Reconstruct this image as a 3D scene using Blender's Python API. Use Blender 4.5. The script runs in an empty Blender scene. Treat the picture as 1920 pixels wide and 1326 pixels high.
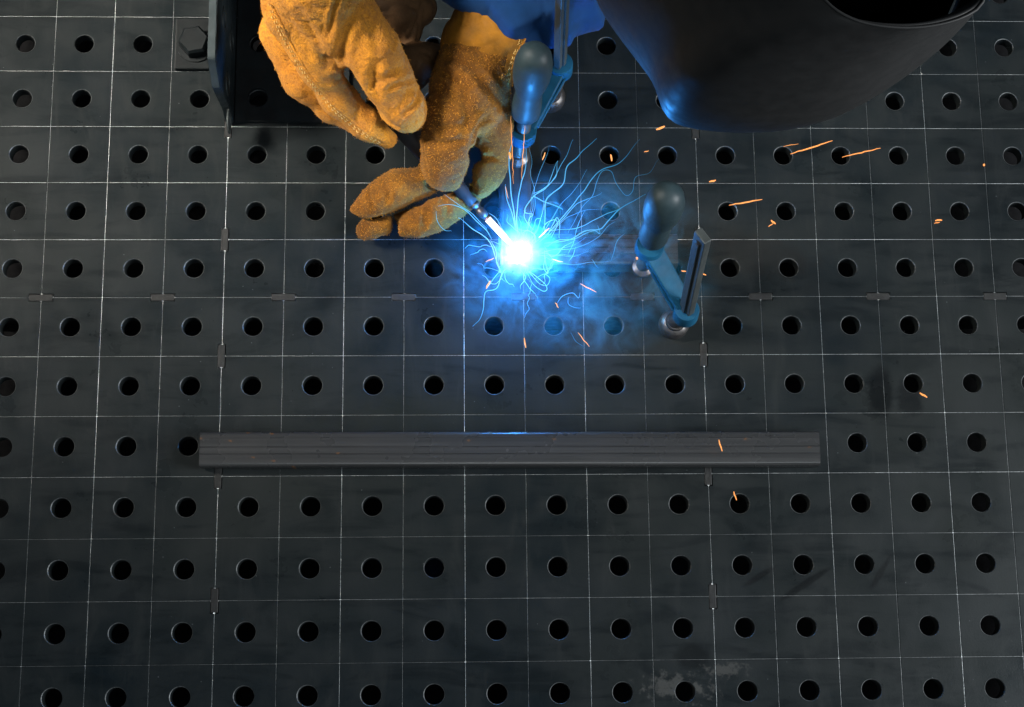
import bpy, bmesh, math, random
import numpy as np
from mathutils import Vector, Matrix, Euler, noise
from mathutils.bvhtree import BVHTree

# ------------------------------------------------------------------ camera
scene = bpy.context.scene
C = scene.collection
CAM = Vector((0.18945, -0.33204, 1.29289))
EUL = Euler((0.21607, -0.03649, -0.01097), 'XYZ')
FPX = 2988.29
cam_data = bpy.data.cameras.new('camera')
cam = bpy.data.objects.new('camera', cam_data)
C.objects.link(cam)
cam.location = CAM
cam.rotation_euler = EUL
cam_data.sensor_fit = 'HORIZONTAL'
cam_data.sensor_width = 36.0
cam_data.lens = FPX / 1920 * 36
cam_data.clip_start = 0.02
cam_data.clip_end = 50
scene.camera = cam

# ------------------------------------------------------------------ world, lamps, exposure
world = bpy.data.worlds.new('World')
scene.world = world
world.use_nodes = True
bg = world.node_tree.nodes['Background']
bg.inputs[0].default_value = (0.62, 0.83, 1.0, 1)
bg.inputs[1].default_value = 0.11


def area(name, loc, target, size, size_y, power, col):
    l = bpy.data.lights.new(name, 'AREA')
    l.shape = 'RECTANGLE'
    l.size, l.size_y = size, size_y
    l.energy = power
    l.color = col
    o = bpy.data.objects.new(name, l)
    C.objects.link(o)
    o.location = loc
    o.rotation_euler = (Vector(target) - Vector(loc)).to_track_quat('-Z', 'Y').to_euler()
    return o


key = area('work_lamp', (-1.20, 0.38, 1.50), (0.02, 0.30, 0.08), 0.45, 0.45, 5.2, (1.0, 0.93, 0.82))
key.data.spread = math.radians(29)          # honeycomb grid on the lamp
area('ceiling_lamp', (0.50, -1.7, 2.2), (0.30, 0.0, 0), 1.2, 0.8, 16, (0.86, 0.95, 1.0))
area('ceiling_lamp', (1.90, -0.40, 1.15), (0.45, 0.05, 0.1), 0.7, 1.1, 80, (0.93, 0.97, 1.0))

vs = scene.view_settings
vs.view_transform = 'Standard'
vs.look = 'None'
vs.exposure = 0
vs.gamma = 1
scene.cycles.use_denoising = True
scene.cycles.max_bounces = 6
scene.cycles.volume_bounces = 0
scene.cycles.sample_clamp_indirect = 4

# ------------------------------------------------------------------ helpers
RM = EUL.to_matrix()
rnd = random.Random(7)


def at(px, py, z):
    """point of height z (m above the table top) seen at a photo pixel: used to read positions off the photograph"""
    d = RM @ Vector(((px - 960) / FPX, -(py - 663) / FPX, -1))
    t = (z - CAM.z) / d.z
    return CAM + d * t


def rad(r, z):
    return r * (CAM.z - z) * 1.03 / FPX


def obj(name, data, mat=None, parent=None, smooth=False):
    if isinstance(data, bmesh.types.BMesh):
        me = bpy.data.meshes.new(name)
        data.to_mesh(me)
        data.free()
    else:
        me = data
    o = bpy.data.objects.new(name, me)
    C.objects.link(o)
    if mat is not None and not me.materials:
        me.materials.append(mat)
    if smooth:
        for p in me.polygons:
            p.use_smooth = True
    if parent is not None:
        o.parent = parent
    return o


def tag(o, label, cat, group=None, kind=None):
    o['label'] = label
    o['category'] = cat
    if group:
        o['group'] = group
    if kind:
        o['kind'] = kind
    return o


def thing(name, loc, label, cat, group=None):
    o = bpy.data.objects.new(name, None)
    o.empty_display_size = 0.02
    C.objects.link(o)
    o.location = loc
    return tag(o, label, cat, group)


def rel(o):
    """keep a part that was built in world space where it is"""
    if o.parent is not None:
        o.matrix_parent_inverse = Matrix.Translation(o.parent.location).inverted()
    return o


def box(bm, c, s, M=None, bevel=0.0, seg=2):
    r = bmesh.ops.create_cube(bm, size=1)
    vs_ = r['verts']
    for v in vs_:
        v.co = Vector((v.co.x * s[0], v.co.y * s[1], v.co.z * s[2]))
    if bevel:
        es = list({e for v in vs_ for e in v.link_edges})
        b = bmesh.ops.bevel(bm, geom=es, offset=bevel, segments=seg, affect='EDGES', profile=0.5)
        vs_ = list({v for f in b['faces'] for v in f.verts} | {v for v in vs_ if v.is_valid})
    for v in vs_:
        v.co = v.co + Vector(c)
        if M is not None:
            v.co = M @ v.co
    return vs_


def lathe(bm, prof, M=None, n=32, cap0=True, cap1=True):
    rings = []
    for r, z in prof:
        ring = []
        for i in range(n):
            a = 2 * math.pi * i / n
            co = Vector((r * math.cos(a), r * math.sin(a), z))
            ring.append(bm.verts.new(M @ co if M is not None else co))
        rings.append(ring)
    for a, b in zip(rings, rings[1:]):
        for i in range(n):
            bm.faces.new((a[i], a[(i + 1) % n], b[(i + 1) % n], b[i]))
    if cap0:
        bm.faces.new(rings[0][::-1])
    if cap1:
        bm.faces.new(rings[-1])


def frame(o, zdir, xhint=(1, 0, 0)):
    z = Vector(zdir).normalized()
    x = Vector(xhint)
    x = (x - z * x.dot(z)).normalized()
    y = z.cross(x)
    M = Matrix((x, y, z)).transposed().to_4x4()
    M.translation = Vector(o)
    return M


def sweep(bm, pts, radii, n=6):
    rings = []
    N = len(pts)
    ref = Vector((0.3, 0.2, 1)).normalized()
    for i, p in enumerate(pts):
        t = (pts[min(i + 1, N - 1)] - pts[max(i - 1, 0)])
        if t.length < 1e-9:
            t = Vector((1, 0, 0))
        t.normalize()
        a = t.cross(ref)
        if a.length < 1e-4:
            a = t.cross(Vector((1, 0, 0)))
        a.normalize()
        b = t.cross(a)
        rings.append([bm.verts.new(p + (a * math.cos(2 * math.pi * k / n) + b * math.sin(2 * math.pi * k / n)) * radii[i]) for k in range(n)])
    for a, b in zip(rings, rings[1:]):
        for k in range(n):
            bm.faces.new((a[k], a[(k + 1) % n], b[(k + 1) % n], b[k]))
    bm.faces.new(rings[0][::-1])
    bm.faces.new(rings[-1])


def spline(pts, per=6):
    P = [pts[0] * 2 - pts[1]] + list(pts) + [pts[-1] * 2 - pts[-2]]
    out = []
    for i in range(1, len(P) - 2):
        p0, p1, p2, p3 = P[i - 1:i + 3]
        for k in range(per):
            t = k / per
            out.append(0.5 * (2 * p1 + (p2 - p0) * t + (2 * p0 - 5 * p1 + 4 * p2 - p3) * t * t + (3 * p1 - p0 - 3 * p2 + p3) * t ** 3))
    out.append(pts[-1].copy())
    return out


# ---- organic shapes: smooth union of tapered limbs, meshed with surface nets
def blob(chains, h, k=0.006, noise_fn=None, pad=0.012, cuts=()):
    segs = []
    for ch in chains:
        for (a, ra), (b, rb) in zip(ch, ch[1:]):
            segs.append((np.array(a), np.array(b), ra, rb))
    lo = np.min([np.minimum(a - ra, b - rb) for a, b, ra, rb in segs], 0) - pad
    hi = np.max([np.maximum(a + ra, b + rb) for a, b, ra, rb in segs], 0) + pad
    n = np.ceil((hi - lo) / h).astype(int) + 1
    X, Y, Z = np.meshgrid(*[lo[i] + h * np.arange(n[i]) for i in range(3)], indexing='ij')
    acc = None
    for ch in chains:
        dch = None
        for (a, ra), (b, rb) in zip(ch, ch[1:]):
            a = np.array(a); b = np.array(b)
            ab = b - a
            L2 = max(ab @ ab, 1e-12)
            t = np.clip(((X - a[0]) * ab[0] + (Y - a[1]) * ab[1] + (Z - a[2]) * ab[2]) / L2, 0, 1)
            d = np.sqrt((X - a[0] - t * ab[0]) ** 2 + (Y - a[1] - t * ab[1]) ** 2 + (Z - a[2] - t * ab[2]) ** 2) - (ra + (rb - ra) * t)
            if dch is None:
                dch = d
            else:
                kk = 0.010
                hh = np.maximum(kk - np.abs(dch - d), 0) / kk
                dch = np.minimum(dch, d) - hh * hh * kk * 0.25
        if acc is None:
            acc = dch
        else:
            hh = np.maximum(k - np.abs(acc - dch), 0) / k
            acc = np.minimum(acc, dch) - hh * hh * k * 0.25
    if noise_fn is not None:
        acc = acc + noise_fn(X, Y, Z)
    for a, b, ra in cuts:                       # gaps between fingers
        a = np.array(a); b = np.array(b)
        ab = b - a
        t = np.clip(((X - a[0]) * ab[0] + (Y - a[1]) * ab[1] + (Z - a[2]) * ab[2]) / (ab @ ab), 0, 1)
        d = ra - np.sqrt((X - a[0] - t * ab[0]) ** 2 + (Y - a[1] - t * ab[1]) ** 2 + (Z - a[2] - t * ab[2]) ** 2)
        hh = np.maximum(0.004 - np.abs(acc - d), 0) / 0.004
        acc = np.maximum(acc, d) + hh * hh * 0.001
    F = acc
    S = F < 0
    nx, ny, nz = F.shape
    cs = np.zeros((nx - 1, ny - 1, nz - 1, 3))
    cn = np.zeros((nx - 1, ny - 1, nz - 1))
    I, J, K = np.meshgrid(np.arange(nx - 1), np.arange(ny - 1), np.arange(nz - 1), indexing='ij')
    corner = [(i, j, q) for i in (0, 1) for j in (0, 1) for q in (0, 1)]
    sl = lambda c: (slice(c[0], c[0] + nx - 1), slice(c[1], c[1] + ny - 1), slice(c[2], c[2] + nz - 1))
    for c0 in corner:
        for ax in range(3):
            if c0[ax]:
                continue
            c1 = list(c0); c1[ax] = 1
            f0, f1 = F[sl(c0)], F[sl(c1)]
            m = (f0 < 0) != (f1 < 0)
            t = np.where(m, f0 / np.where(m, f0 - f1, 1), 0)
            for a in range(3):
                cs[..., a] += np.where(m, c0[a] + (t if a == ax else 0), 0)
            cn += m
    act = cn > 0
    idx = -np.ones(act.shape, int)
    idx[act] = np.arange(act.sum())
    base = np.stack([I[act], J[act], K[act]], 1)
    verts = lo + h * (base + cs[act] / cn[act][:, None])
    faces = []
    for ax in range(3):
        o1, o2 = [(1, 2), (2, 0), (0, 1)][ax]
        a0 = [slice(None)] * 3; a1 = [slice(None)] * 3
        a0[ax] = slice(0, -1); a1[ax] = slice(1, None)
        for q in (o1, o2):
            a0[q] = slice(1, -1); a1[q] = slice(1, -1)
        s0, s1 = S[tuple(a0)], S[tuple(a1)]
        m = np.argwhere(s0 != s1)
        if not len(m):
            continue
        flip = s0[tuple(m.T)]
        g = m.copy(); g[:, o1] += 1; g[:, o2] += 1
        def cid(d1, d2):
            q = g.copy(); q[:, o1] += d1; q[:, o2] += d2
            return idx[tuple(q.T)]
        quad = np.stack([cid(-1, -1), cid(0, -1), cid(0, 0), cid(-1, 0)], 1)
        quad[~flip] = quad[~flip][:, ::-1]
        faces.append(quad)
    faces = np.concatenate(faces)
    me = bpy.data.meshes.new('form')
    me.from_pydata(verts.tolist(), [], faces.tolist())
    me.update()
    return me


def relax(me, it=3, f=0.5):
    nv = len(me.vertices)
    co = np.empty(nv * 3); me.vertices.foreach_get('co', co); co = co.reshape(-1, 3)
    ne = len(me.edges)
    e = np.empty(ne * 2, int); me.edges.foreach_get('vertices', e); e = e.reshape(-1, 2)
    deg = np.bincount(e.ravel(), minlength=nv)[:, None]
    for _ in range(it):
        s = np.zeros_like(co)
        np.add.at(s, e[:, 0], co[e[:, 1]])
        np.add.at(s, e[:, 1], co[e[:, 0]])
        co = co * (1 - f) + f * s / np.maximum(deg, 1)
    me.vertices.foreach_set('co', co.ravel())
    me.update()


def displace(me, fn):
    cos = [v.co.copy() for v in me.vertices]
    nos = [v.normal.copy() for v in me.vertices]
    for v, c, n in zip(me.vertices, cos, nos):
        v.co = c + n * fn(c, n)
    me.update()


# ------------------------------------------------------------------ materials
def mat(name, col=(0.5, 0.5, 0.5), rough=0.5, metal=0.0, spec=0.5):
    m = bpy.data.materials.new(name)
    m.use_nodes = True
    b = m.node_tree.nodes['Principled BSDF']
    b.inputs['Base Color'].default_value = (*col, 1)
    b.inputs['Roughness'].default_value = rough
    b.inputs['Metallic'].default_value = metal
    b.inputs['Specular IOR Level'].default_value = spec
    return m, m.node_tree, b


class NG:
    def __init__(s, nt):
        s.nt = nt

    def n(s, t, **kw):
        nd = s.nt.nodes.new(t)
        for k_, v in kw.items():
            setattr(nd, k_, v)
        return nd

    def link(s, a, b):
        s.nt.links.new(a, b)

    def noise(s, vec, scale, detail=4, rough=0.55, dist=0.0):
        nd = s.n('ShaderNodeTexNoise')
        nd.inputs['Scale'].default_value = scale
        nd.inputs['Detail'].default_value = detail
        nd.inputs['Roughness'].default_value = rough
        nd.inputs['Distortion'].default_value = dist
        if vec is not None:
            s.link(vec, nd.inputs['Vector'])
        return nd.outputs['Fac']

    def pos(s):
        return s.n('ShaderNodeNewGeometry').outputs['Position']

    def objc(s):
        return s.n('ShaderNodeTexCoord').outputs['Object']

    def mapping(s, vec, scale=(1, 1, 1), loc=(0, 0, 0), rot=(0, 0, 0)):
        nd = s.n('ShaderNodeMapping')
        nd.inputs['Scale'].default_value = scale
        nd.inputs['Location'].default_value = loc
        nd.inputs['Rotation'].default_value = rot
        s.link(vec, nd.inputs['Vector'])
        return nd.outputs[0]

    def ramp(s, fac, stops):
        nd = s.n('ShaderNodeValToRGB')
        el = nd.color_ramp.elements
        while len(el) < len(stops):
            el.new(0.5)
        for e_, (p, c) in zip(el, stops):
            e_.position = p
            e_.color = (c, c, c, 1) if isinstance(c, (int, float)) else (*c, 1)
        s.link(fac, nd.inputs[0])
        return nd.outputs[0]

    def mix(s, fac, a, b, mode='MIX'):
        nd = s.n('ShaderNodeMix', data_type='RGBA', blend_type=mode)
        for sock, v in ((nd.inputs[0], fac), (nd.inputs[6], a), (nd.inputs[7], b)):
            if isinstance(v, (int, float)):
                sock.default_value = v
            elif isinstance(v, tuple):
                sock.default_value = (*v, 1)
            else:
                s.link(v, sock)
        return nd.outputs[2]

    def math(s, op, a, b=None, c=None, clamp=False):
        nd = s.n('ShaderNodeMath', operation=op, use_clamp=clamp)
        for i, v in enumerate((a, b, c)):
            if v is None:
                continue
            if isinstance(v, (int, float)):
                nd.inputs[i].default_value = v
            else:
                s.link(v, nd.inputs[i])
        return nd.outputs[0]

    def bump(s, h, strength, dist, b):
        nd = s.n('ShaderNodeBump')
        nd.inputs['Strength'].default_value = strength
        nd.inputs['Distance'].default_value = dist
        s.link(h, nd.inputs['Height'])
        s.link(nd.outputs[0], b.inputs['Normal'])


def blot(g, vec, cx, cy, sx, sy, rot=0.0, soft=(0.6, 1.0), wob=0.5, scale=90):
    """a stain with a shape of its own: 1 inside an irregular patch of the table, 0 outside"""
    m = g.mapping(vec, loc=(-cx, -cy, 0))
    m = g.mapping(m, rot=(0, 0, rot))
    m = g.mapping(m, scale=(1 / sx, 1 / sy, 0))
    ln = g.n('ShaderNodeVectorMath', operation='LENGTH')
    g.link(m, ln.inputs[0])
    nz = g.noise(vec, scale, 5, 0.65)
    d = g.math('ADD', ln.outputs['Value'], g.math('MULTIPLY', g.math('SUBTRACT', nz, 0.5), wob * 2))
    return g.ramp(d, [(soft[0], 1.0), (min(soft[1], 1.0), 0.0)])


def plate_material():
    m, nt, b = mat('blackened_plate_steel', rough=0.45, metal=0.0, spec=0.10)
    b.inputs['Specular Tint'].default_value = (0.92, 0.97, 1.0, 1)
    g = NG(nt)
    p = g.pos()
    big = g.noise(p, 4.5, 3, 0.5, 0.6)
    mid = g.noise(p, 28, 5, 0.6, 0.4)
    fine = g.noise(g.mapping(p, (1, 5, 1)), 260, 3, 0.6)
    col = g.mix(g.ramp(big, [(0.34, 0.0), (0.66, 1.0)]), (0.0038, 0.0064, 0.0082), (0.0112, 0.0132, 0.0128))
    col = g.mix(g.ramp(mid, [(0.35, 0.0), (0.75, 0.75)]), col, (0.0134, 0.0154, 0.0158))
    col = g.mix(g.math('MULTIPLY', g.ramp(fine, [(0.4, 0.0), (0.8, 1.0)]), 0.35), col, (0.0125, 0.015, 0.016))
    wipe = g.noise(g.mapping(p, (2.2, 9, 1), rot=(0, 0, 0.5)), 5, 5, 0.65, 1.2)
    col = g.mix(g.ramp(wipe, [(0.36, 0.55), (0.50, 0.0)]), col, (0.0026, 0.0040, 0.0048))
    wipe2 = g.noise(g.mapping(p, (8, 2.0, 1), rot=(0, 0, 0.9)), 6, 5, 0.7, 1.0)
    col = g.mix(g.ramp(wipe2, [(0.54, 0.0), (0.70, 0.6)]), col, (0.0150, 0.0170, 0.0172))
    # oil stains, chalky residue, rubbed marks
    def stain(px, py, sx, sy, rot, colr, amt, **kw):
        nonlocal col
        q = at(px, py, 0)
        f = blot(g, p, q.x, q.y, sx, sy, rot, **kw)
        col = g.mix(g.math('MULTIPLY', f, amt), col, colr)
    stain(1650, 735, 0.013, 0.026, 0.12, (0.002, 0.0025, 0.003), 0.75, wob=0.5)
    stain(1705, 745, 0.013, 0.020, -0.1, (0.002, 0.0025, 0.003), 0.7, wob=0.6)
    stain(1300, 1232, 0.020, 0.012, 0.3, (0.002, 0.0025, 0.0028), 0.6, wob=0.6)
    stain(1270, 1290, 0.045, 0.018, 0.1, (0.055, 0.055, 0.052), 0.55, wob=1.3, scale=150, soft=(0.25, 0.6))
    stain(1360, 1255, 0.030, 0.010, 0.0, (0.05, 0.05, 0.047), 0.5, wob=1.3, scale=170, soft=(0.25, 0.6))
    stain(1510, 1095, 0.030, 0.0035, -0.55, (0.0025, 0.003, 0.0034), 0.7, wob=0.4)
    stain(1425, 1080, 0.018, 0.003, -0.55, (0.0028, 0.003, 0.0034), 0.6, wob=0.4)
    stain(1650, 1075, 0.018, 0.003, -1.0, (0.0028, 0.003, 0.0034), 0.6, wob=0.4)
    stain(820, 780, 0.10, 0.02, 0.0, (0.0095, 0.011, 0.009), 0.5, wob=1.0)
    stain(1420, 480, 0.06, 0.02, 0.2, (0.0095, 0.0085, 0.008), 0.35, wob=1.0)
    # spatter dots
    vor = g.n('ShaderNodeTexVoronoi')
    vor.inputs['Scale'].default_value = 120
    g.link(p, vor.inputs['Vector'])
    sp = g.ramp(vor.outputs['Distance'], [(0.045, 1.0), (0.07, 0.0)])
    sel = g.n('ShaderNodeSeparateColor')
    g.link(vor.outputs['Color'], sel.inputs[0])
    sp1 = g.math('MULTIPLY', sp, g.math('GREATER_THAN', sel.outputs[0], 0.88))
    sp2 = g.math('MULTIPLY', sp, g.math('LESS_THAN', sel.outputs[0], 0.1))
    col = g.mix(g.math('MULTIPLY', sp1, 0.8), col, (0.06, 0.065, 0.068))
    col = g.mix(sp2, col, (0.0015, 0.002, 0.002))
    g.link(col, b.inputs['Base Color'])
    g.link(g.ramp(g.noise(p, 14, 5, 0.65), [(0.32, 0.24), (0.68, 0.46)]), b.inputs['Roughness'])
    g.bump(g.math('ADD', g.noise(p, 700, 3), g.math('MULTIPLY', mid, 2.0)), 0.10, 0.001, b)
    return m


def etched_material():
    m, nt, b = mat('etched_bare_steel', metal=0.6, rough=0.5)
    g = NG(nt)
    p = g.pos()
    at_ = g.n('ShaderNodeAttribute', attribute_type='OBJECT', attribute_name='wear')
    dash = g.ramp(g.noise(p, 520, 3, 0.7), [(0.36, 0.42), (0.56, 1.0)])
    lng = g.ramp(g.noise(p, 26, 3, 0.6), [(0.34, 0.4), (0.60, 1.0)])
    f = g.math('MULTIPLY', g.math('MULTIPLY', dash, lng), at_.outputs['Fac'])
    col = g.mix(f, (0.006, 0.008, 0.009), (0.92, 0.97, 0.98))
    g.link(col, b.inputs['Base Color'])
    g.bump(g.noise(p, 900, 2), 0.4, 0.0006, b)
    return m


def steel(name, col, rough, metal, var=0.35, scale=60, stretch=(1, 1, 1), bump=0.1, spec=0.25):
    m, nt, b = mat(name, col, rough, metal, spec)
    g = NG(nt)
    p = g.mapping(g.objc(), stretch)
    n1 = g.noise(p, scale, 5, 0.65)
    dk = tuple(c * (1 - var) for c in col)
    lt = tuple(min(1, c * (1 + var)) for c in col)
    g.link(g.mix(g.ramp(n1, [(0.3, 0.0), (0.7, 1.0)]), dk, lt), b.inputs['Base Color'])
    g.link(g.ramp(g.noise(p, scale * 2.3, 3), [(0.3, max(0.05, rough - 0.12)), (0.7, min(1, rough + 0.12))]), b.inputs['Roughness'])
    g.bump(g.noise(p, scale * 6, 3), bump, 0.001, b)
    return m


def tube_material():
    m, nt, b = mat('mill_scale_tube_steel', rough=0.26, metal=0.0, spec=0.5)
    g = NG(nt)
    p = g.objc()
    st = g.noise(g.mapping(p, (1.2, 90, 90)), 4.0, 4, 0.6)
    pt = g.noise(p, 22, 4, 0.6)
    col = g.mix(g.ramp(st, [(0.38, 0.0), (0.62, 1.0)]), (0.0160, 0.0166, 0.0170), (0.0270, 0.0276, 0.0280))
    col = g.mix(g.ramp(pt, [(0.3, 0.0), (0.7, 0.5)]), col, (0.0155, 0.0156, 0.0162))
    # drawn lines along the tube
    sx = g.n('ShaderNodeSeparateXYZ')
    g.link(p, sx.inputs[0])
    wav = g.noise(g.mapping(p, (6, 0, 0)), 3, 2)
    for y0, w in ((0.0015, 0.0004), (-0.0042, 0.0004), (0.0088, 0.00025)):
        d = g.math('ABSOLUTE', g.math('SUBTRACT', sx.outputs[1], y0))
        f = g.ramp(g.math('MULTIPLY', d, 1000), [(w * 1000, 1.0), (w * 2000, 0.0)])
        col = g.mix(g.math('MULTIPLY', f, g.math('MULTIPLY', wav, 1.25, clamp=True)), col, (0.006, 0.006, 0.0065))
    # rust freckles and dark nicks
    v = g.n('ShaderNodeTexVoronoi', voronoi_dimensions='2D')
    v.inputs['Scale'].default_value = 105
    g.link(g.mapping(p, (0.55, 1, 1)), v.inputs['Vector'])
    sc = g.n('ShaderNodeSeparateColor')
    g.link(v.outputs['Color'], sc.inputs[0])
    left = g.ramp(sx.outputs[0], [(0.0, 1.0), (1.0, 0.0)])
    nd = left.node
    mr = g.n('ShaderNodeMapRange')
    mr.inputs[1].default_value = -0.23
    mr.inputs[2].default_value = -0.06
    mr.inputs[3].default_value = 0.55
    mr.inputs[4].default_value = 0.97
    g.link(sx.outputs[0], mr.inputs[0])
    dd = g.math('ADD', v.outputs['Distance'], g.math('MULTIPLY', g.noise(p, 420, 5, 0.7), 0.30))
    spot = g.ramp(dd, [(0.19, 1.0), (0.26, 0.0)])
    rust = g.math('MULTIPLY', spot, g.math('GREATER_THAN', sc.outputs[0], mr.outputs[0]))
    col = g.mix(g.math('MULTIPLY', rust, 0.6), col, (0.12, 0.050, 0.014))
    nick = g.math('MULTIPLY', spot, g.math('LESS_THAN', sc.outputs[1], 0.10))
    col = g.mix(g.math('MULTIPLY', nick, 0.6), col, (0.009, 0.0085, 0.0085))
    g.link(col, b.inputs['Base Color'])
    g.link(g.ramp(pt, [(0.3, 0.22), (0.7, 0.34)]), b.inputs['Roughness'])
    g.bump(g.math('ADD', st, g.noise(p, 500, 3)), 0.12, 0.0008, b)
    return m


def suede_material(name='tan_suede_leather', k=1.0):
    m, nt, b = mat(name, rough=0.9, spec=0.15)
    g = NG(nt)
    p = g.objc()
    n1 = g.noise(p, 24, 4, 0.6, 0.5)
    n2 = g.noise(p, 620, 3, 0.75)
    n3 = g.noise(p, 90, 5, 0.7, 0.8)
    col = g.mix(g.ramp(n1, [(0.32, 0.0), (0.68, 1.0)]), (0.40, 0.145, 0.012), (0.60, 0.245, 0.020))
    col = g.mix(g.ramp(n3, [(0.40, 0.55), (0.58, 0.0)]), col, (0.25, 0.10, 0.025))
    col = g.mix(g.ramp(n2, [(0.36, 0.65), (0.56, 0.0)]), col, (0.17, 0.065, 0.015))
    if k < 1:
        shade_mul = g.ramp(g.noise(p, 34, 5, 0.65, 0.8), [(0.34, k * 0.7), (0.62, min(1.0, k * 1.15))])  # uneven darkening that puts shade into the leather colour
        col = g.mix(1.0, col, shade_mul, 'MULTIPLY')
    g.link(col, b.inputs['Base Color'])
    b.inputs['Sheen Weight'].default_value = 0.12
    b.inputs['Sheen Roughness'].default_value = 0.5
    b.inputs['Sheen Tint'].default_value = (1.0, 0.75, 0.4, 1)
    g.bump(g.math('ADD', n2, g.math('MULTIPLY', n3, 1.5)), 0.7, 0.0018, b)
    return m


def nap_material():
    m, nt, b = mat('suede_nap', rough=0.9, spec=0.1)
    g = NG(nt)
    n2 = g.noise(g.objc(), 900, 2)
    n1 = g.noise(g.objc(), 30, 3)
    c = g.mix(g.ramp(n2, [(0.42, 0.0), (0.58, 1.0)]), (0.30, 0.112, 0.012), (0.60, 0.270, 0.035))
    c = g.mix(g.ramp(n1, [(0.4, 0.0), (0.7, 0.4)]), c, (0.46, 0.20, 0.03))
    g.link(c, b.inputs['Base Color'])
    return m


def cloth_material(name, c0, c1):
    m, nt, b = mat(name, rough=0.85, spec=0.2)
    g = NG(nt)
    p = g.objc()
    n1 = g.noise(p, 40, 4, 0.6)
    g.link(g.mix(g.ramp(n1, [(0.3, 0.0), (0.7, 1.0)]), c0, c1), b.inputs['Base Color'])
    w = g.n('ShaderNodeTexWave', wave_type='BANDS', bands_direction='DIAGONAL')
    w.inputs['Scale'].default_value = 420
    w.inputs['Distortion'].default_value = 1.0
    g.link(p, w.inputs['Vector'])
    g.bump(w.outputs['Fac'], 0.25, 0.0005, b)
    b.inputs['Sheen Weight'].default_value = 0.02
    return m


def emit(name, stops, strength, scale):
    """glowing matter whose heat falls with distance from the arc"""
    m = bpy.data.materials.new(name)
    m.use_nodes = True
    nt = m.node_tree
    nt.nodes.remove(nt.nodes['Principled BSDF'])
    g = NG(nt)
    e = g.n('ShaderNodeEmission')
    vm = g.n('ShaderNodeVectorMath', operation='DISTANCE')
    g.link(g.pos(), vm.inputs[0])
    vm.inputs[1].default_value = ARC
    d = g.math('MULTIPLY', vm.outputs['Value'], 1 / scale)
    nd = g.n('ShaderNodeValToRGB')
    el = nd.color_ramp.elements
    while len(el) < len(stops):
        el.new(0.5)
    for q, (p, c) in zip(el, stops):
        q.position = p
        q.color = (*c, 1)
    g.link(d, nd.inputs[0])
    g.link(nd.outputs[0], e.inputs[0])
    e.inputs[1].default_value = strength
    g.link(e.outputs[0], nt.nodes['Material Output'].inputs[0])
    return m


ARC = at(972, 478, 0.034)

M_plate = plate_material()
M_etch = etched_material()
M_tenon = steel('weathered_tenon_steel', (0.0095, 0.0100, 0.0100), 0.6, 0.05, 0.5, 120)
M_tube = tube_material()
M_chrome = steel('worn_bright_steel', (0.085, 0.080, 0.078), 0.42, 0.85, 0.2, 90)
M_bar = steel('galvanised_bar_steel', (0.055, 0.064, 0.064), 0.45, 0.5, 0.3, 70, (1, 1, 0.2))
M_blue = steel('blue_painted_steel', (0.005, 0.046, 0.090), 0.55, 0.0, 0.3, 50, spec=0.1)
M_knob = steel('dark_grey_plastic_handle', (0.013, 0.025, 0.030), 0.55, 0.0, 0.2, 60, bump=0.05)
M_fix = steel('oiled_fixture_steel', (0.0085, 0.0120, 0.0138), 0.48, 0.1, 0.3, 50)
M_suede = suede_material()
M_shaded_suede = suede_material('shaded_suede_leather', 0.37)  # darker suede copy: shade on the torch hand put into the colour
M_nap = nap_material()
M_brown = steel('smooth_brown_leather', (0.115, 0.058, 0.024), 0.75, 0.0, 0.35, 40, bump=0.5)
M_cuff = steel('smooth_tan_leather', (0.200, 0.082, 0.004), 0.8, 0.0, 0.3, 60, bump=0.6)
M_thread = mat('cream_cotton_thread', (0.50, 0.31, 0.09), 0.8)[0]
M_cloth = cloth_material('blue_cotton_drill', (0.001, 0.020, 0.075), (0.002, 0.034, 0.12))
M_helm = steel('black_moulded_plastic', (0.0095, 0.0095, 0.0095), 0.58, 0.0, 0.1, 40, bump=0.0, spec=0.22)
M_dark = steel('black_padding', (0.006, 0.006, 0.007), 0.9, 0.0, 0.2, 60)
M_copper = steel('copper_nozzle', (0.55, 0.30, 0.18), 0.25, 0.95, 0.2, 80)
M_rubber = steel('black_rubber_grip', (0.02, 0.02, 0.022), 0.6, 0.0, 0.2, 60)
M_floor = steel('dark_concrete', (0.018, 0.017, 0.016), 0.9, 0.0, 0.4, 6)

# ------------------------------------------------------------------ floor and welding table
bm = bmesh.new()
box(bm, (0.3, 0, -0.90), (6, 6, 0.1))
fl = obj('floor', bm, M_floor)
fl['kind'] = 'structure'
fl['label'] = 'dark workshop floor under the welding table'

table = thing('welding_table', (0.25, 0, -0.85), 'dark steel welding table top with a grid of round holes and scribed lines', 'welding table')
PITCH = 0.05
U0, U1, V0, V1 = -6, 17, -9, 9       # cell ranges; v runs towards the viewer
SLOT_V = [(u, v) for u in (0, 8) for v in (-7, -5, -3, -1, 1, 3, 5, 7)]
SLOT_H = [(u, 0) for u in range(-5, 17, 2)]
slots = {(u, v): (0.0034, 0.0102) for u, v in SLOT_V}
slots.update({(u, v): (0.0102, 0.0034) for u, v in SLOT_H})
GAP, CH, HR = 0.00046, 0.0003, 0.0080


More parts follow.
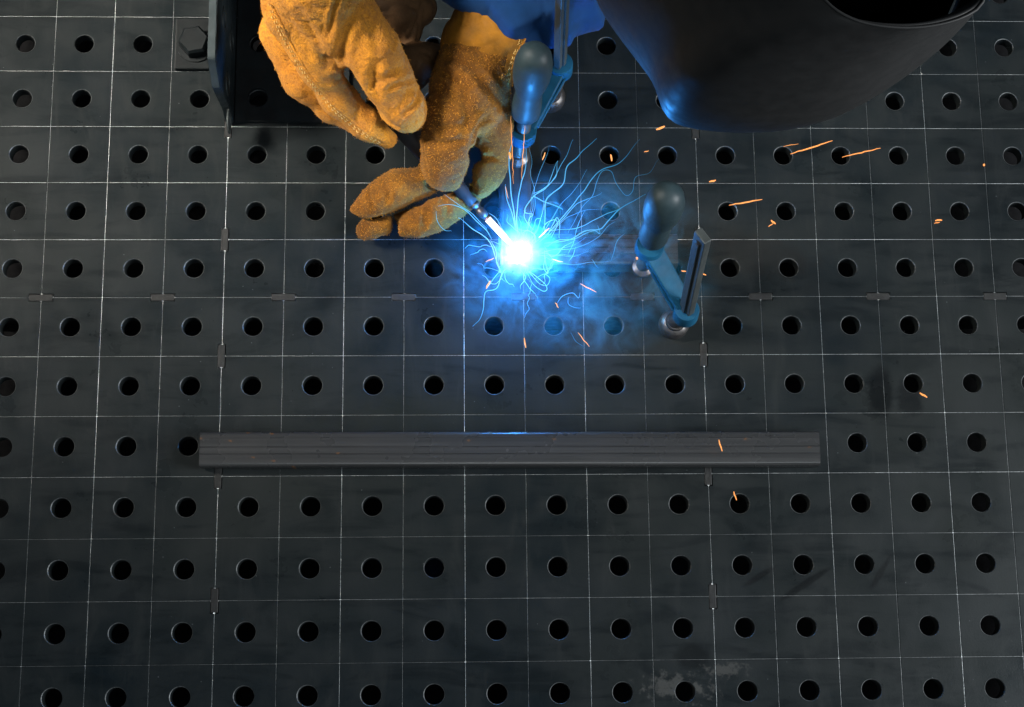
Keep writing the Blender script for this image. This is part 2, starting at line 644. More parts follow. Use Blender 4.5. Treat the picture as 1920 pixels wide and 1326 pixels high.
def cell(u, v, V, F):
    """one 50 mm field: plate with a chamfered round hole and bevelled outer edge"""
    cx, cy = (u + 0.5) * PITCH, -(v + 0.5) * PITCH
    a = PITCH / 2
    poly = []
    for sx, sy in ((1, 1), (-1, 1), (-1, -1), (1, -1)):
        cu, cv = u + (1 if sx > 0 else 0), v + (0 if sy > 0 else 1)
        s = slots.get((cu, cv))
        if s is None:
            pts = [(sx * a, sy * a)]
        else:
            pts = [(sx * a, sy * (a - s[1])), (sx * (a - s[0]), sy * (a - s[1])), (sx * (a - s[0]), sy * a)]
            if sx * sy < 0:
                pts = pts[::-1]
        poly += pts
    angs = sorted({round(math.atan2(y, x) % (2 * math.pi), 7) for x, y in poly} | {round(2 * math.pi * i / 40 + 0.01, 7) for i in range(40)})
    out = []
    for t in angs:
        dx, dy = math.cos(t), math.sin(t)
        best = 1e9
        for (x0, y0), (x1, y1) in zip(poly, poly[1:] + poly[:1]):
            ex, ey = x1 - x0, y1 - y0
            det = dx * ey - dy * ex
            if abs(det) < 1e-12:
                continue
            r = (x0 * ey - y0 * ex) / det
            q = (x0 * dy - y0 * dx) / det
            if r > 0 and -1e-4 <= q <= 1 + 1e-4:
                best = min(best, r)
        out.append((dx * best, dy * best))
    n = len(angs)
    def ins(p, g):
        return tuple(math.copysign(max(abs(c) - g, 0), c) if abs(abs(c) - a) < g * 1.0 else c for c in p)
    rings = []
    o1 = [ins(p, GAP) for p in out]
    o0 = [ins(p, GAP - CH) for p in out]
    rings.append([(x, y, -0.012) for x, y in o0])
    rings.append([(x, y, -CH * 1.2) for x, y in o0])
    rings.append([(x, y, 0) for x, y in o1])
    for r, z in ((HR + 0.0006, 0), (HR, -0.0006), (HR, -0.012)):
        rings.append([(math.cos(t) * r, math.sin(t) * r, z) for t in angs])
    b0 = len(V)
    for rg in rings:
        V.extend((cx + x, cy + y, z) for x, y, z in rg)
    for k in range(len(rings)):
        k2 = (k + 1) % len(rings)
        for i in range(n):
            j = (i + 1) % n
            F.append((b0 + k * n + i, b0 + k * n + j, b0 + k2 * n + j, b0 + k2 * n + i))
            MI.append(1 if k == 3 else 0)


V, F, MI = [], [], []
for u in range(U0, U1):
    for v in range(V0, V1):
        cell(u, v, V, F)
me = bpy.data.meshes.new('top_plate')
me.from_pydata(V, [], F)
me.update()
me.materials.append(M_plate)
me.materials.append(M_etch)
me.polygons.foreach_set('material_index', MI)
rel(obj('top_plate', me, None, table))['wear'] = 0.10

EVEN = {-4: .45, -2: .75, 0: .95, 2: .85, 4: 1.0, 6: .8, 8: .75, 10: .6, 12: .7, 14: .3}
HW = {-5: .55, -4: .5, -3: .65, -2: .7, -1: .7, 0: .25, 1: .5, 2: .3, 3: .42, 4: .18, 5: .25, 6: .16}


def strip(p0, p1, w):
    bm = bmesh.new()
    d = (Vector(p1) - Vector(p0)).normalized()
    s = Vector((-d.y, d.x, 0))
    # shallow round-bottomed groove floor
    prof = [(-w, 0.00008), (-w * 0.5, -0.00006), (0, -0.00010), (w * 0.5, -0.00006), (w, 0.00008)]
    N = 24
    rows = []
    for i in range(N + 1):
        q = Vector(p0).lerp(Vector(p1), i / N)
        rows.append([bm.verts.new(q + s * a + Vector((0, 0, z))) for a, z in prof])
    for A, B in zip(rows, rows[1:]):
        for i in range(4):
            bm.faces.new((A[i], B[i], B[i + 1], A[i + 1]))
    bmesh.ops.recalc_face_normals(bm, faces=bm.faces)
    if bm.faces[:][0].normal.z < 0:
        bmesh.ops.reverse_faces(bm, faces=bm.faces)
    return bm


for u in range(U0 + 1, U1):
    o = rel(obj('scribed_line', strip((u * PITCH, -V0 * PITCH, -0.00042), (u * PITCH, -V1 * PITCH, -0.00042), 0.0007), M_etch, table))
    o['wear'] = min(1.0, EVEN.get(u, 0.5) * 1.1) if u % 2 == 0 else 0.36
for v in range(V0 + 1, V1):
    o = rel(obj('scribed_line', strip((U0 * PITCH, -v * PITCH, -0.00046), (U1 * PITCH, -v * PITCH, -0.00046), 0.0007), M_etch, table))
    o['wear'] = HW.get(v, 0.4) * 0.8

for (u, v), (sx, sy) in slots.items():
    bm = bmesh.new()
    jx, jy = rnd.uniform(-.0002, .0002), rnd.uniform(-.0002, .0002)
    vv = box(bm, (u * PITCH + jx - 0.00015, -v * PITCH + jy + 0.00015, -0.0065), (2 * sx - 0.0008, 2 * sy - 0.0008, 0.0126), None, 0.0006, 2)
    bmesh.ops.subdivide_edges(bm, edges=[e for e in bm.edges if e.calc_length() > 0.004], cuts=3, use_grid_fill=True)
    for q in bm.verts:
        if q.co.z > -0.003:
            q.co.z += 0.0002 * noise.noise(q.co * 300)
    rel(obj('tenon', bm, M_tenon, table))
for u in (0, 8):
    bm = bmesh.new()
    box(bm, (u * PITCH, 0, -0.012 - 0.05), (0.006, 0.9, 0.098))
    rel(obj('rib', bm, M_fix, table))
bm = bmesh.new()
box(bm, (0.275, 0, -0.012 - 0.05), (1.15, 0.006, 0.096))
rel(obj('rib', bm, M_fix, table))
for cx_, cy_, sx_, sy_ in ((U0 * PITCH + 0.004, 0, 0.006, 0.88), (U1 * PITCH - 0.004, 0, 0.006, 0.88), (0.275, 0.445, 1.14, 0.006), (0.275, -0.445, 1.14, 0.006)):
    bm = bmesh.new()
    box(bm, (cx_, cy_, -0.0125 - 0.06), (sx_, sy_, 0.118))
    rel(obj('skirt', bm, M_fix, table))
bm = bmesh.new()
box(bm, (0.275, 0, -0.235), (1.13, 0.87, 0.004))  # unseen sheet added below so the holes look dark
rel(obj('added_backing', bm, M_dark, table))
for lx, ly in ((-0.27, 0.42), (0.82, 0.42), (-0.27, -0.42), (0.82, -0.42)):
    bm = bmesh.new()
    box(bm, (lx, ly, -0.012 - 0.419), (0.05, 0.05, 0.836), None, 0.004)
    rel(obj('leg', bm, M_fix, table))


# ------------------------------------------------------------------ square tubes
def square_tube(name, a, b, w, label, hgt):
    a, b = Vector(a), Vector(b)
    L = (b - a).length
    bm = bmesh.new()
    R_, N = 0.0035, 5
    def section(w_, h_, r):
        pts = []
        for cx, cy, a0 in ((1, 1, 0), (-1, 1, 90), (-1, -1, 180), (1, -1, 270)):
            for i in range(N + 1):
                t = math.radians(a0 + 90 * i / N)
                pts.append(((w_ / 2 - r) * cx + r * math.cos(t), (h_ / 2 - r) * cy + r * math.sin(t)))
        return pts
    so, si = section(w, hgt, R_), section(w - 0.005, hgt - 0.005, R_ - 0.0015)
    rings = []
    segs = 40
    for sec in (so, si):
        rr = []
        for i in range(segs + 1):
            x = -L / 2 + L * i / segs
            rr.append([bm.verts.new((x, y, z)) for y, z in sec])
        rings.append(rr)
    n = len(so)
    for q, rr in enumerate(rings):
        for A, B in zip(rr, rr[1:]):
            for i in range(n):
                f = (A[i], A[(i + 1) % n], B[(i + 1) % n], B[i])
                bm.faces.new(f[::-1] if q == 0 else f)
    for e in (0, -1):
        for i in range(n):
            bm.faces.new((rings[0][e][i], rings[0][e][(i + 1) % n], rings[1][e][(i + 1) % n], rings[1][e][i]))
    bmesh.ops.recalc_face_normals(bm, faces=bm.faces)
    for v_ in bm.verts:
        v_.co.z += 0.00012 * noise.noise(Vector((v_.co.x * 8, v_.co.y * 5, 3)))
    o = obj(name, bm, M_tube, None, True)
    o.location = (a + b) / 2
    o.rotation_euler = (0, 0, math.atan2(b.y - a.y, b.x - a.x))
    m_ = o.modifiers.new('edge', 'EDGE_SPLIT')
    m_.split_angle = math.radians(40)
    return tag(o, label, 'tube', None)


TW = 0.027
zc = TW / 2 + 0.0003
LH = 0.019
pl, pr = at(374, 842, LH), at(1537, 840, LH)
square_tube('square_tube', (pl.x, pl.y, LH / 2 + 0.0003), (pr.x, pr.y, LH / 2 + 0.0003), 0.0282, 'loose grey steel tube with rust freckles lying alone across the table', LH)
# the two tubes being welded into a corner
vx = at(966, 400, TW).x
hy = at(1100, 467, TW).y
square_tube('square_tube', (vx, hy - TW / 2 + 0.0, zc), (vx + 0.001, 0.40, zc), TW, 'square steel tube under the gloved hand, running away from the arc', TW)
ex = at(1271, 470, TW).x
square_tube('square_tube', (vx + TW / 2 + 0.0006, hy, zc), (ex, hy, zc), TW, 'short square steel tube pressed down by the clamp beside the arc', TW)
# ------------------------------------------------------------------ angle fixture on the left
fx = at(438, 235, 0)
fix = thing('angle_fixture', (fx.x, fx.y, 0), 'dark steel angle fixture with drilled upright plate bolted to the table', 'fixture')
zt = 0.112
X0 = fx.x - 0.006
y_near = fx.y
y1 = at(400, 165, 0.085).y
y2 = at(395, 110, zt).y
prof = [(y_near, 0.0045), (y_near + 0.004, 0.03), (y1, 0.085), (y2, zt), (y2 + 0.35, zt), (y2 + 0.35, 0.0045)]
bm = bmesh.new()
A = [bm.verts.new((X0, y, z)) for y, z in prof]
B = [bm.verts.new((X0 + 0.0065, y, z)) for y, z in prof]
bm.faces.new(A)
bm.faces.new(B[::-1])
for i in range(len(prof)):
    j = (i + 1) % len(prof)
    bm.faces.new((A[j], A[i], B[i], B[j]))
bmesh.ops.recalc_face_normals(bm, faces=bm.faces)
bmesh.ops.bevel(bm, geom=bm.edges[:], offset=0.0006, segments=2, affect='EDGES')
up = rel(obj('upright_plate', bm, steel('bright_ground_steel', (0.030, 0.040, 0.044), 0.42, 0.2, 0.3, 50), fix))
for (hy_, hz) in ((y2 + 0.006, 0.045), (y2 - 0.022, 0.032), (y2 + 0.05, 0.075), (y2 + 0.05, 0.03)):
    bm = bmesh.new()
    lathe(bm, [(0.0105, 0), (0.0105, 0.0012), (0.0075, 0.0012), (0.0075, -0.0005)], frame((X0 + 0.0062, hy_, hz), (1, 0, 0), (0, 1, 0)), 24, True, False)
    o = rel(obj('bushing', bm, M_bar, fix))
# foot with real holes, built from fields like the table top
V, F = [], []
bx0, by0, bw = X0 + 0.0075, y_near + 0.002, 0.0965
bm = bmesh.new()
outer = [(bx0, by0), (bx0 + bw, by0), (bx0 + bw, by0 + 0.36), (bx0, by0 + 0.36)]
holes = [((i + 0.5) * PITCH, (j + 0.5) * PITCH) for i in (0, 1) for j in range(3, 10)]
holes = [h_ for h_ in holes if bx0 + 0.01 < h_[0] < bx0 + bw - 0.01]
edges = []
def loop(pts):
    vs2 = [bm.verts.new((x, y, 0.004)) for x, y in pts]
    return [bm.edges.new((vs2[i], vs2[(i + 1) % len(vs2)])) for i in range(len(vs2))]
es = loop(outer)
for hx, hyy in holes:
    es += loop([(hx + 0.0085 * math.cos(2 * math.pi * i / 28), hyy + 0.0085 * math.sin(2 * math.pi * i / 28)) for i in range(28)])
r = bmesh.ops.triangle_fill(bm, use_beauty=True, use_dissolve=False, edges=es)
top = [f for f in bm.faces]
ex_ = bmesh.ops.extrude_face_region(bm, geom=top)
for g_ in ex_['geom']:
    if isinstance(g_, bmesh.types.BMVert):
        g_.co.z = 0.0003
bmesh.ops.recalc_face_normals(bm, faces=bm.faces)
rel(obj('foot_plate', bm, M_fix, fix))
M_bolt = steel('black_oxide_bolt_steel', (0.0035, 0.0052, 0.0060), 0.5, 0.0, 0.3, 60, spec=0.15)
# bolt with its square washer plate
wc = at(364, 80, 0.0)
bolt = thing('hold_down_bolt', (wc.x, wc.y, 0.0), 'large dark hexagon bolt through a square washer plate beside the fixture', 'bolt')
bm = bmesh.new()
wx0, wy0 = at(326, 130, 0.004).x, at(326, 130, 0.004).y
box(bm, ((wx0 + X0 - 0.001) / 2, wy0 + 0.0235, 0.0028), (X0 - 0.001 - wx0, 0.047, 0.005), None, 0.0015, 2)
rel(obj('washer_plate', bm, M_bolt, bolt))
bc = at(368, 76, 0.015)
bm = bmesh.new()
lathe(bm, [(0.0125, 0), (0.0135, 0.001), (0.0135, 0.009), (0.0115, 0.0115)], Matrix.Translation((bc.x - 0.002, bc.y, 0.0068)) @ Matrix.Rotation(0.2, 4, 'Z'), 6)
rel(obj('hexagon_head', bm, M_bolt, bolt))
bm = bmesh.new()
lathe(bm, [(0.016, 0), (0.016, 0.0015)], Matrix.Translation((bc.x - 0.002, bc.y, 0.0054)), 28)
rel(obj('washer', bm, M_bolt, bolt))
# curl of swarf lying on the foot plate
bm = bmesh.new()
pts = spline([at(478, 95, 0.006), at(479, 86, 0.008), at(486, 79, 0.010), at(496, 74, 0.012)], 4)
rows = []
for i, p in enumerate(pts):
    wv = 0.0010 + 0.0012 * math.sin(math.pi * i / (len(pts) - 1))
    rows.append([bm.verts.new(p + Vector((sx * wv, -sx * wv * .5, sz))) for sx, sz in ((-1, 0), (1, 0.0004), (1, 0.0007), (-1, 0.0003))])
for A_, B_ in zip(rows, rows[1:]):
    for i in range(4):
        bm.faces.new((A_[i], A_[(i + 1) % 4], B_[(i + 1) % 4], B_[i]))
bm.faces.new(rows[0][::-1]); bm.faces.new(rows[-1])
tag(obj('metal_chip', bm, M_chrome), 'small pale curl of swarf lying on the angle fixture foot', 'metal chip')

# ------------------------------------------------------------------ hold-down clamps
def clamp(hole, foot_px, knob_px, ball_px, post_px, post_z, label, postx, zpc, ringd):
    base = Vector(((hole[0]) * PITCH, -hole[1] * PITCH, 0))
    t = thing('hold_down_clamp', base, label, 'clamp', None)
    # bushing sitting in the table hole
    bm = bmesh.new()
    lathe(bm, [(0.0078, -0.03), (0.0078, 0.0004), (0.0120, 0.0006), (0.0125, 0.002), (0.0125, 0.010), (0.0110, 0.013), (0.0085, 0.0145), (0.0085, 0.020)], Matrix.Translation(base), 36)
    rel(obj('base_bushing', bm, M_chrome, t, True)).modifiers.new('e', 'EDGE_SPLIT').split_angle = math.radians(35)
    zf = TW + 0.0004
    foot = at(foot_px[0], foot_px[1], zf)
    kb = at(knob_px[0], knob_px[1], 0.088)
    bt = at(ball_px[0], ball_px[1], 0.150)
    ax = (bt - kb).normalized()
    foot = kb - ax * ((kb.z - zf) / ax.z)
    # swivel foot, collar and thread
    bm = bmesh.new()
    lathe(bm, [(0.0085, 0.0002), (0.0092, 0.0012), (0.0085, 0.0035), (0.0045, 0.006), (0.0045, 0.009)], frame(foot, (0, 0, 1)), 32)
    rel(obj('swivel_foot', bm, M_chrome, t, True)).modifiers.new('e', 'EDGE_SPLIT').split_angle = math.radians(35)
    F0 = frame(foot, ax)
    bm = bmesh.new()
    Hk = (kb - foot).length
    pr_ = []
    z = 0.006
    while z < Hk + 0.004:
        pr_ += [(0.0052, z), (0.0062, z + 0.0006), (0.0052, z + 0.0012)]
        z += 0.0018
    lathe(bm, pr_, F0, 24)
    rel(obj('threaded_spindle', bm, M_bar, t, True))
    # pear-shaped handle
    K = frame(kb, ax)
    bm = bmesh.new()
    hp = [(0.0095, 0.0), (0.0112, 0.0008), (0.0118, 0.004), (0.0119, 0.012), (0.0115, 0.020), (0.0106, 0.027), (0.0108, 0.032), (0.0128, 0.039), (0.0145, 0.048), (0.0152, 0.058), (0.0148, 0.068), (0.0128, 0.077), (0.0085, 0.083), (0.003, 0.0855)]
    lathe(bm, hp, K, 40)
    rel(obj('handle', bm, M_knob, t, True))
    # post: flat bar rising from the bushing
    p0 = base + Vector((0, 0, 0.012))
    pb = at(postx[0], postx[1], zpc)
    pt = at(post_px[0], post_px[1], post_z)
    pax = (pt - pb).normalized()
    Pm = frame(pb, pax, (pb - kb).cross(Vector((0, 0, 1))))
    Lp = (pt - pb).length
    bm = bmesh.new()
    box(bm, (0, 0, Lp / 2 - 0.008), (0.0060, 0.0125, Lp + 0.016), Pm, 0.0007, 2)
    box(bm, (0.0038, 0, Lp / 2), (0.0018, 0.0040, Lp - 0.024), Pm, 0.0004, 1)
    box(bm, (-0.0038, 0, Lp / 2), (0.0018, 0.0040, Lp - 0.024), Pm, 0.0004, 1)
    post = rel(obj('post', bm, M_bar, t))
    bm = bmesh.new()
    for s_ in (-1, 1):
        lathe(bm, [(0.0026, 0), (0.0026, 0.0012), (0.0012, 0.0018)], Pm @ frame((s_ * 0.0030, 0, Lp - 0.010), (s_, 0, 0), (0, 1, 0)), 16)
    rel(obj('stop_pin', bm, M_rubber, t))
    # arm from the post collar to the spindle
    a0 = pb + pax * 0.002
    a1 = kb - ax * ringd
    d = (a1 - a0)
    Am = frame(a0, d, (0, 0, 1))          # x up, z along arm
    La = d.length
    bm = bmesh.new()
    wA = 0.0165
    # tapered bar
    vv = box(bm, (0, 0, La / 2), (0.0115, wA, La - 0.012), None, 0.0012, 2)
    for q in bm.verts:
        f_ = q.co.z / La
        q.co.y *= 0.80 + 0.25 * f_
        q.co.x *= 1.15 - 0.2 * f_
    for s_ in (-1, 1):
        box(bm, (0, s_ * 0.0084, La * 0.48), (0.0030, 0.0022, La * 0.72), None, 0.0006, 1)
    bmesh.ops.transform(bm, matrix=Am, verts=bm.verts)
    rel(obj('arm', bm, M_blue, t))
    bm = bmesh.new()
    lathe(bm, [(0.0060, -0.010), (0.0098, -0.009), (0.0105, -0.007), (0.0105, 0.007), (0.0098, 0.009), (0.0060, 0.010)], frame(a0, pax), 32)
    rel(obj('post_collar', bm, M_blue, t, True)).modifiers.new('e', 'EDGE_SPLIT').split_angle = math.radians(35)
    bm = bmesh.new()
    lathe(bm, [(0.0060, -0.0065), (0.0108, -0.0060), (0.0115, -0.0045), (0.0115, 0.0045), (0.0108, 0.0060), (0.0060, 0.0065)], frame(a1, ax), 36)
    rel(obj('spindle_collar', bm, M_blue, t, True)).modifiers.new('e', 'EDGE_SPLIT').split_angle = math.radians(35)
    bm = bmesh.new()
    sweep(bm, [p0 - Vector((0, 0, 0.004)), p0 + Vector((0, 0, 0.006)), a0 - pax * 0.004], [0.0078, 0.0078, 0.0074], 24)
    rel(obj('shank', bm, M_chrome, t, True))
    return t


clamp((7.5, 0.5), (1200, 480), (1224, 446), (1246, 383), (1318, 442), 0.205,
      'blue and grey hold-down clamp on open table beside the short tube', (1286, 588), 0.036, 0.019)
clamp((5.5, -3.5), (970, 275), (985, 214), (1000, 122), (1056, -40), 0.225,
      'blue and grey hold-down clamp between the gloved hand and black helmet', (1050, 128), 0.066, 0.027)

# ------------------------------------------------------------------ welding torch
torch = thing('welding_torch', at(845, 360, 0.05), 'slim welding torch held in the right glove, tip pointed at the arc', 'torch')
T0, T1 = at(700, 180, 0.075), at(962, 462, 0.036)
Td = (T1 - T0).normalized()
def on(px, py, z):
    p = at(px, py, z)
    return T0 + Td * (p - T0).dot(Td)
n0, n1 = on(845, 345, 0.05), on(884, 385, 0.044)
bm = bmesh.new()
sweep(bm, [T0, n0], [0.010, 0.0075], 20)
rel(obj('handle', bm, M_rubber, torch, True))
bm = bmesh.new()
lathe(bm, [(0.0060, 0), (0.0062, 0.002), (0.0058, 0.012), (0.0045, 0.016), (0.0045, (n1 - n0).length)], frame(n0, Td), 28)
rel(obj('neck', bm, M_rubber, torch, True))
c1, c2, c3 = n1, on(908, 410, 0.041), on(944, 447, 0.037)
bm = bmesh.new()
L_ = (c2 - c1).length
lathe(bm, [(0.0030, 0), (0.0044, 0.0006), (0.0044, 0.003), (0.0030, 0.0035), (0.0030, L_ * .45), (0.0038, L_ * .5), (0.0038, L_ * .8), (0.0028, L_)], frame(c1, Td), 28)
rel(obj('collet', bm, M_chrome, torch, True))
bm = bmesh.new()
sweep(bm, [c2 - Td * 0.002, c3, c3 + Td * 0.006], [0.0026, 0.0022, 0.0007], 16)
rel(obj('contact_tip', bm, M_copper, torch, True))
bm = bmesh.new()
sweep(bm, [c2 + Td * 0.002, c3 + Td * 0.001, c3 + Td * 0.009], [0.0029, 0.0025, 0.0010], 16)
rel(obj('electrode', bm, emit('hot_electrode_reflection', [(0.0, (1, 1, 1)), (0.5, (1.0, 0.92, 0.85)), (0.85, (0.9, 0.75, 0.65)), (1.0, (0.2, 0.12, 0.1))], 2.2, 0.052), torch, True))  # emission carries the arc's reflection on the tip as well as its heat

# ------------------------------------------------------------------ person: gloves, sleeve, helmet
person = thing('person', (0.30, 0.62, -0.85), 'person in tan suede gloves, blue jacket and black welding helmet bending over the table', 'person')


def chain(*nodes, dz=0.0):
    return [(tuple(at(x, y, z + dz)), rad(r, z + dz)) for x, y, z, r in nodes]


def wrinkle(amp, sc, seed):
    off = Vector((seed * 3.1, seed * 1.7, seed))
    def fn(c, n):
        a = noise.noise((c + off) * sc) * amp
        b = noise.noise((c + off) * sc * 2.7) * amp * 0.45
        w = noise.noise((c + off) * sc * 0.6)
        cr = -amp * 1.1 * max(0.0, 1 - abs(noise.noise((c + off) * sc * 1.3 + Vector((w, w, 0)))) * 9)
        return a + b + cr * 0.7
    return fn


def nap(me, count, parent, seed, lo=0.0007, hi=0.0022, keep=None):
    rs = np.random.RandomState(seed)
    nf = len(me.polygons)
    ar = np.empty(nf); me.polygons.foreach_get('area', ar)
    cen = np.empty(nf * 3); me.polygons.foreach_get('center', cen); cen = cen.reshape(-1, 3)
    nor = np.empty(nf * 3); me.polygons.foreach_get('normal', nor); nor = nor.reshape(-1, 3)
    w_ = ar.copy()
    if keep is not None:
        w_ = w_ * keep(cen, nor)
    pick = rs.choice(nf, count, p=w_ / w_.sum())
    c = cen[pick] + (rs.rand(count, 3) - .5) * np.sqrt(ar[pick])[:, None]
    n = nor[pick]
    t = np.cross(n, rs.randn(count, 3)); t /= np.linalg.norm(t, axis=1)[:, None] + 1e-9
    s = np.cross(n, t)
    L = (lo + (hi - lo) * rs.rand(count) ** 2)[:, None]
    lift = (0.10 + 0.70 * rs.rand(count) ** 2.2)[:, None]
    wd = 0.00011 + 0.00008 * rs.rand(count)[:, None]
    tip = c + (t * np.sqrt(np.maximum(1 - lift ** 2, 0)) + n * lift) * L
    mid = c + t * L * .5 + n * lift * L * .4
    V = np.empty((count, 5, 3))
    V[:, 0] = c - s * wd - n * 0.0003; V[:, 1] = c + s * wd - n * 0.0003
    V[:, 2] = mid + s * wd * .9 ; V[:, 3] = tip; V[:, 4] = mid - s * wd * .9
    F = [(5 * i, 5 * i + 1, 5 * i + 2, 5 * i + 3, 5 * i + 4) for i in range(count)]
    m = bpy.data.meshes.new('nap')
    m.from_pydata(V.reshape(-1, 3).tolist(), [], F)
    m.update()
    o = rel(obj('nap', m, M_nap, parent))
    o['kind'] = 'stuff'
    return o


def seam(me, path_px, parent, double=0.0022):
    """stitched seam following the glove surface"""
    bvh = BVHTree.FromPolygons([v.co for v in me.vertices], [p.vertices[:] for p in me.polygons])
    hits = []
    P = spline([Vector((x, y, 0)) for x, y in path_px], 30)
    for q in P:
        d = (at(q.x, q.y, 0) - CAM).normalized()
        loc, nrm, _, _ = bvh.ray_cast(CAM, d)
        if loc is not None:
            hits.append((loc, nrm))
    if len(hits) < 8:
        return
    sm = [sum((hits[min(max(i + k, 0), len(hits) - 1)][0] for k in (-2, -1, 0, 1, 2)), Vector()) / 5 for i in range(len(hits))]
    bm = bmesh.new()
    sweep(bm, [p for p in sm], [0.0013] * len(sm), 8)
    rel(obj('seam_welt', bm, M_suede, parent, True))
    bm = bmesh.new()
    acc = 0
    for i in range(1, len(sm) - 1):
        acc += (sm[i] - sm[i - 1]).length
        if acc > 0.0036:
            acc = 0
            t = (sm[i + 1] - sm[i - 1]).normalized()
            n = hits[i][1]
            s = t.cross(n).normalized()
            for k in (1, 2.0):
                p = sm[i] + s * double * k
                l2, n2, _, _ = bvh.find_nearest(p)
                if l2 is None:
                    continue
                sweep(bm, [l2 - t * 0.0012, l2 + n2 * 0.0013, l2 + t * 0.0013], [0.0002, 0.0004, 0.0002], 6)
    o = rel(obj('stitching', bm, M_thread, parent, True))
    o['kind'] = 'stuff'


def project(co):
    d = (co - np.array(CAM)) @ np.array(RM)
    return np.stack([960 + FPX * d[:, 0] / -d[:, 2], 663 - FPX * d[:, 1] / -d[:, 2]], 1)


def grooves(me, lines):
    """press creases and panel seams into the upper side of a glove: (path, half width px, depth m)"""
    nv = len(me.vertices)
    co = np.empty(nv * 3); me.vertices.foreach_get('co', co); co = co.reshape(-1, 3)
    no = np.empty(nv * 3); me.vertices.foreach_get('normal', no); no = no.reshape(-1, 3)
    px = project(co)
    up = np.clip(no[:, 2] * 1.6 + 0.3, 0, 1)
    off = np.zeros(nv)
    for path, w, depth in lines:
        P = np.array([(q.x, q.y) for q in spline([Vector((x, y, 0)) for x, y in path], 8)])
        best = np.full(nv, 1e9)
        par = np.zeros(nv)
        for i in range(len(P) - 1):
            ab = P[i + 1] - P[i]
            t = np.clip(((px - P[i]) @ ab) / (ab @ ab + 1e-9), 0, 1)
            d = np.linalg.norm(px - P[i] - t[:, None] * ab, axis=1)
            m = d < best
            best[m] = d[m]
            par[m] = (i + t[m]) / (len(P) - 1)
        fade = np.sin(np.pi * np.clip(par * 0.9 + 0.05, 0, 1)) ** 0.6
        u = best / w
        off += fade * depth * (-np.exp(-u * u) + 0.45 * np.exp(-((u - 2.0) ** 2)))
    co += no * (off * up)[:, None]
    me.vertices.foreach_set('co', co.ravel())
    me.update()


def gap(path, zhi, zlo, r):
    out = []
    P = spline([Vector((x, y, 0)) for x, y in path], 5)
    n = len(P)
    for i, q in enumerate(P):
        w = r * (0.45 + 0.55 * math.sin(math.pi * min(1, (i + 1) / n * 0.8)))
        out.append((tuple(at(q.x, q.y, zhi)), tuple(at(q.x, q.y, zlo)), rad(w, zlo)))
    return out


def glove(chains, label, amp, seed, h=0.0016, cuts=(), skin=None, lines=()):
    me = blob(chains, h, 0.0028, cuts=cuts)
    relax(me, 2)
    displace(me, wrinkle(amp, 38, seed))
    grooves(me, lines)
    displace(me, wrinkle(amp * 0.35, 140, seed + 5))
    o = rel(obj('glove', me, skin or M_suede, person, True))
    o['label'] = label
    return o


LG = [
    # back of the hand and gauntlet, running up out of the picture
    chain((470, -420, .24, 130), (540, -170, .22, 112), (592, -40, .19, 96), (628, 35, .168, 76), dz=0.008),
    chain((520, -120, .20, 70), (548, 20, .17, 52), (588, 95, .148, 46), dz=0.008),
    # index and middle fingers
    chain((640, 30, .168, 74), (692, 98, .152, 57), (719, 148, .136, 51), (749, 195, .120, 42), (767, 215, .110, 35), dz=0.008),
    # ring finger with the seam
    chain((572, 50, .158, 54), (603, 118, .136, 42), (634, 184, .110, 31), (688, 235, .092, 26), (728, 261, .082, 18), dz=0.008),
    # little finger underneath
    chain((530, 60, .125, 46), (570, 145, .105, 40), (622, 200, .086, 26), (660, 232, .078, 18), dz=0.008),
]
TH = [
    # smooth-leather thumb and cuff flap curling out beyond the hand
    chain((690, 0, .095, 40), (748, 20, .078, 44), (784, 14, .074, 38)),
    chain((752, 30, .078, 42), (764, 62, .070, 24), (765, 80, .068, 9)),
    chain((735, 110, .085, 30), (790, 116, .070, 32), (815, 110, .068, 30)),
    chain((795, 118, .070, 28), (785, 148, .064, 16), (781, 160, .062, 8)),
]
lg = glove(LG, 'left glove, back of the hand uppermost, with a stitched seam along the ring finger', 0.0010, 3, cuts=gap([(650, 132), (668, 165), (692, 204), (722, 236), (742, 250)], .24, .125, 11),
           lines=[([(636, -10), (624, 25), (618, 62)], 4, .0022), ([(648, 132), (640, 104), (646, 70), (660, 35)], 9, .0030),
                  ([(706, 118), (700, 150), (706, 184)], 9, .0036), ([(786, 168), (780, 192), (757, 216)], 4, .0020),
                  ([(690, 165), (716, 150), (752, 128)], 7, .0018), ([(560, 20), (590, 70), (612, 118)], 7, .0022),
                  ([(606, 150), (628, 150), (648, 160)], 6, .0018), ([(722, 168), (745, 158), (770, 150)], 5, .0014),
                  ([(672, 20), (694, 42), (706, 78)], 8, .0018)])
me = blob(TH, 0.0018, 0.006)
relax(me, 2)
displace(me, wrinkle(0.0022, 34, 17))
rel(obj('thumb', me, M_brown, lg, True))
nap(lg.data, 26000, lg, 5)
nap(lg.data, 2600, lg, 15, 0.0018, 0.0042)
seam(lg.data, [(508, 5), (535, 60), (566, 118), (603, 170), (640, 208), (682, 243), (722, 266)], lg)

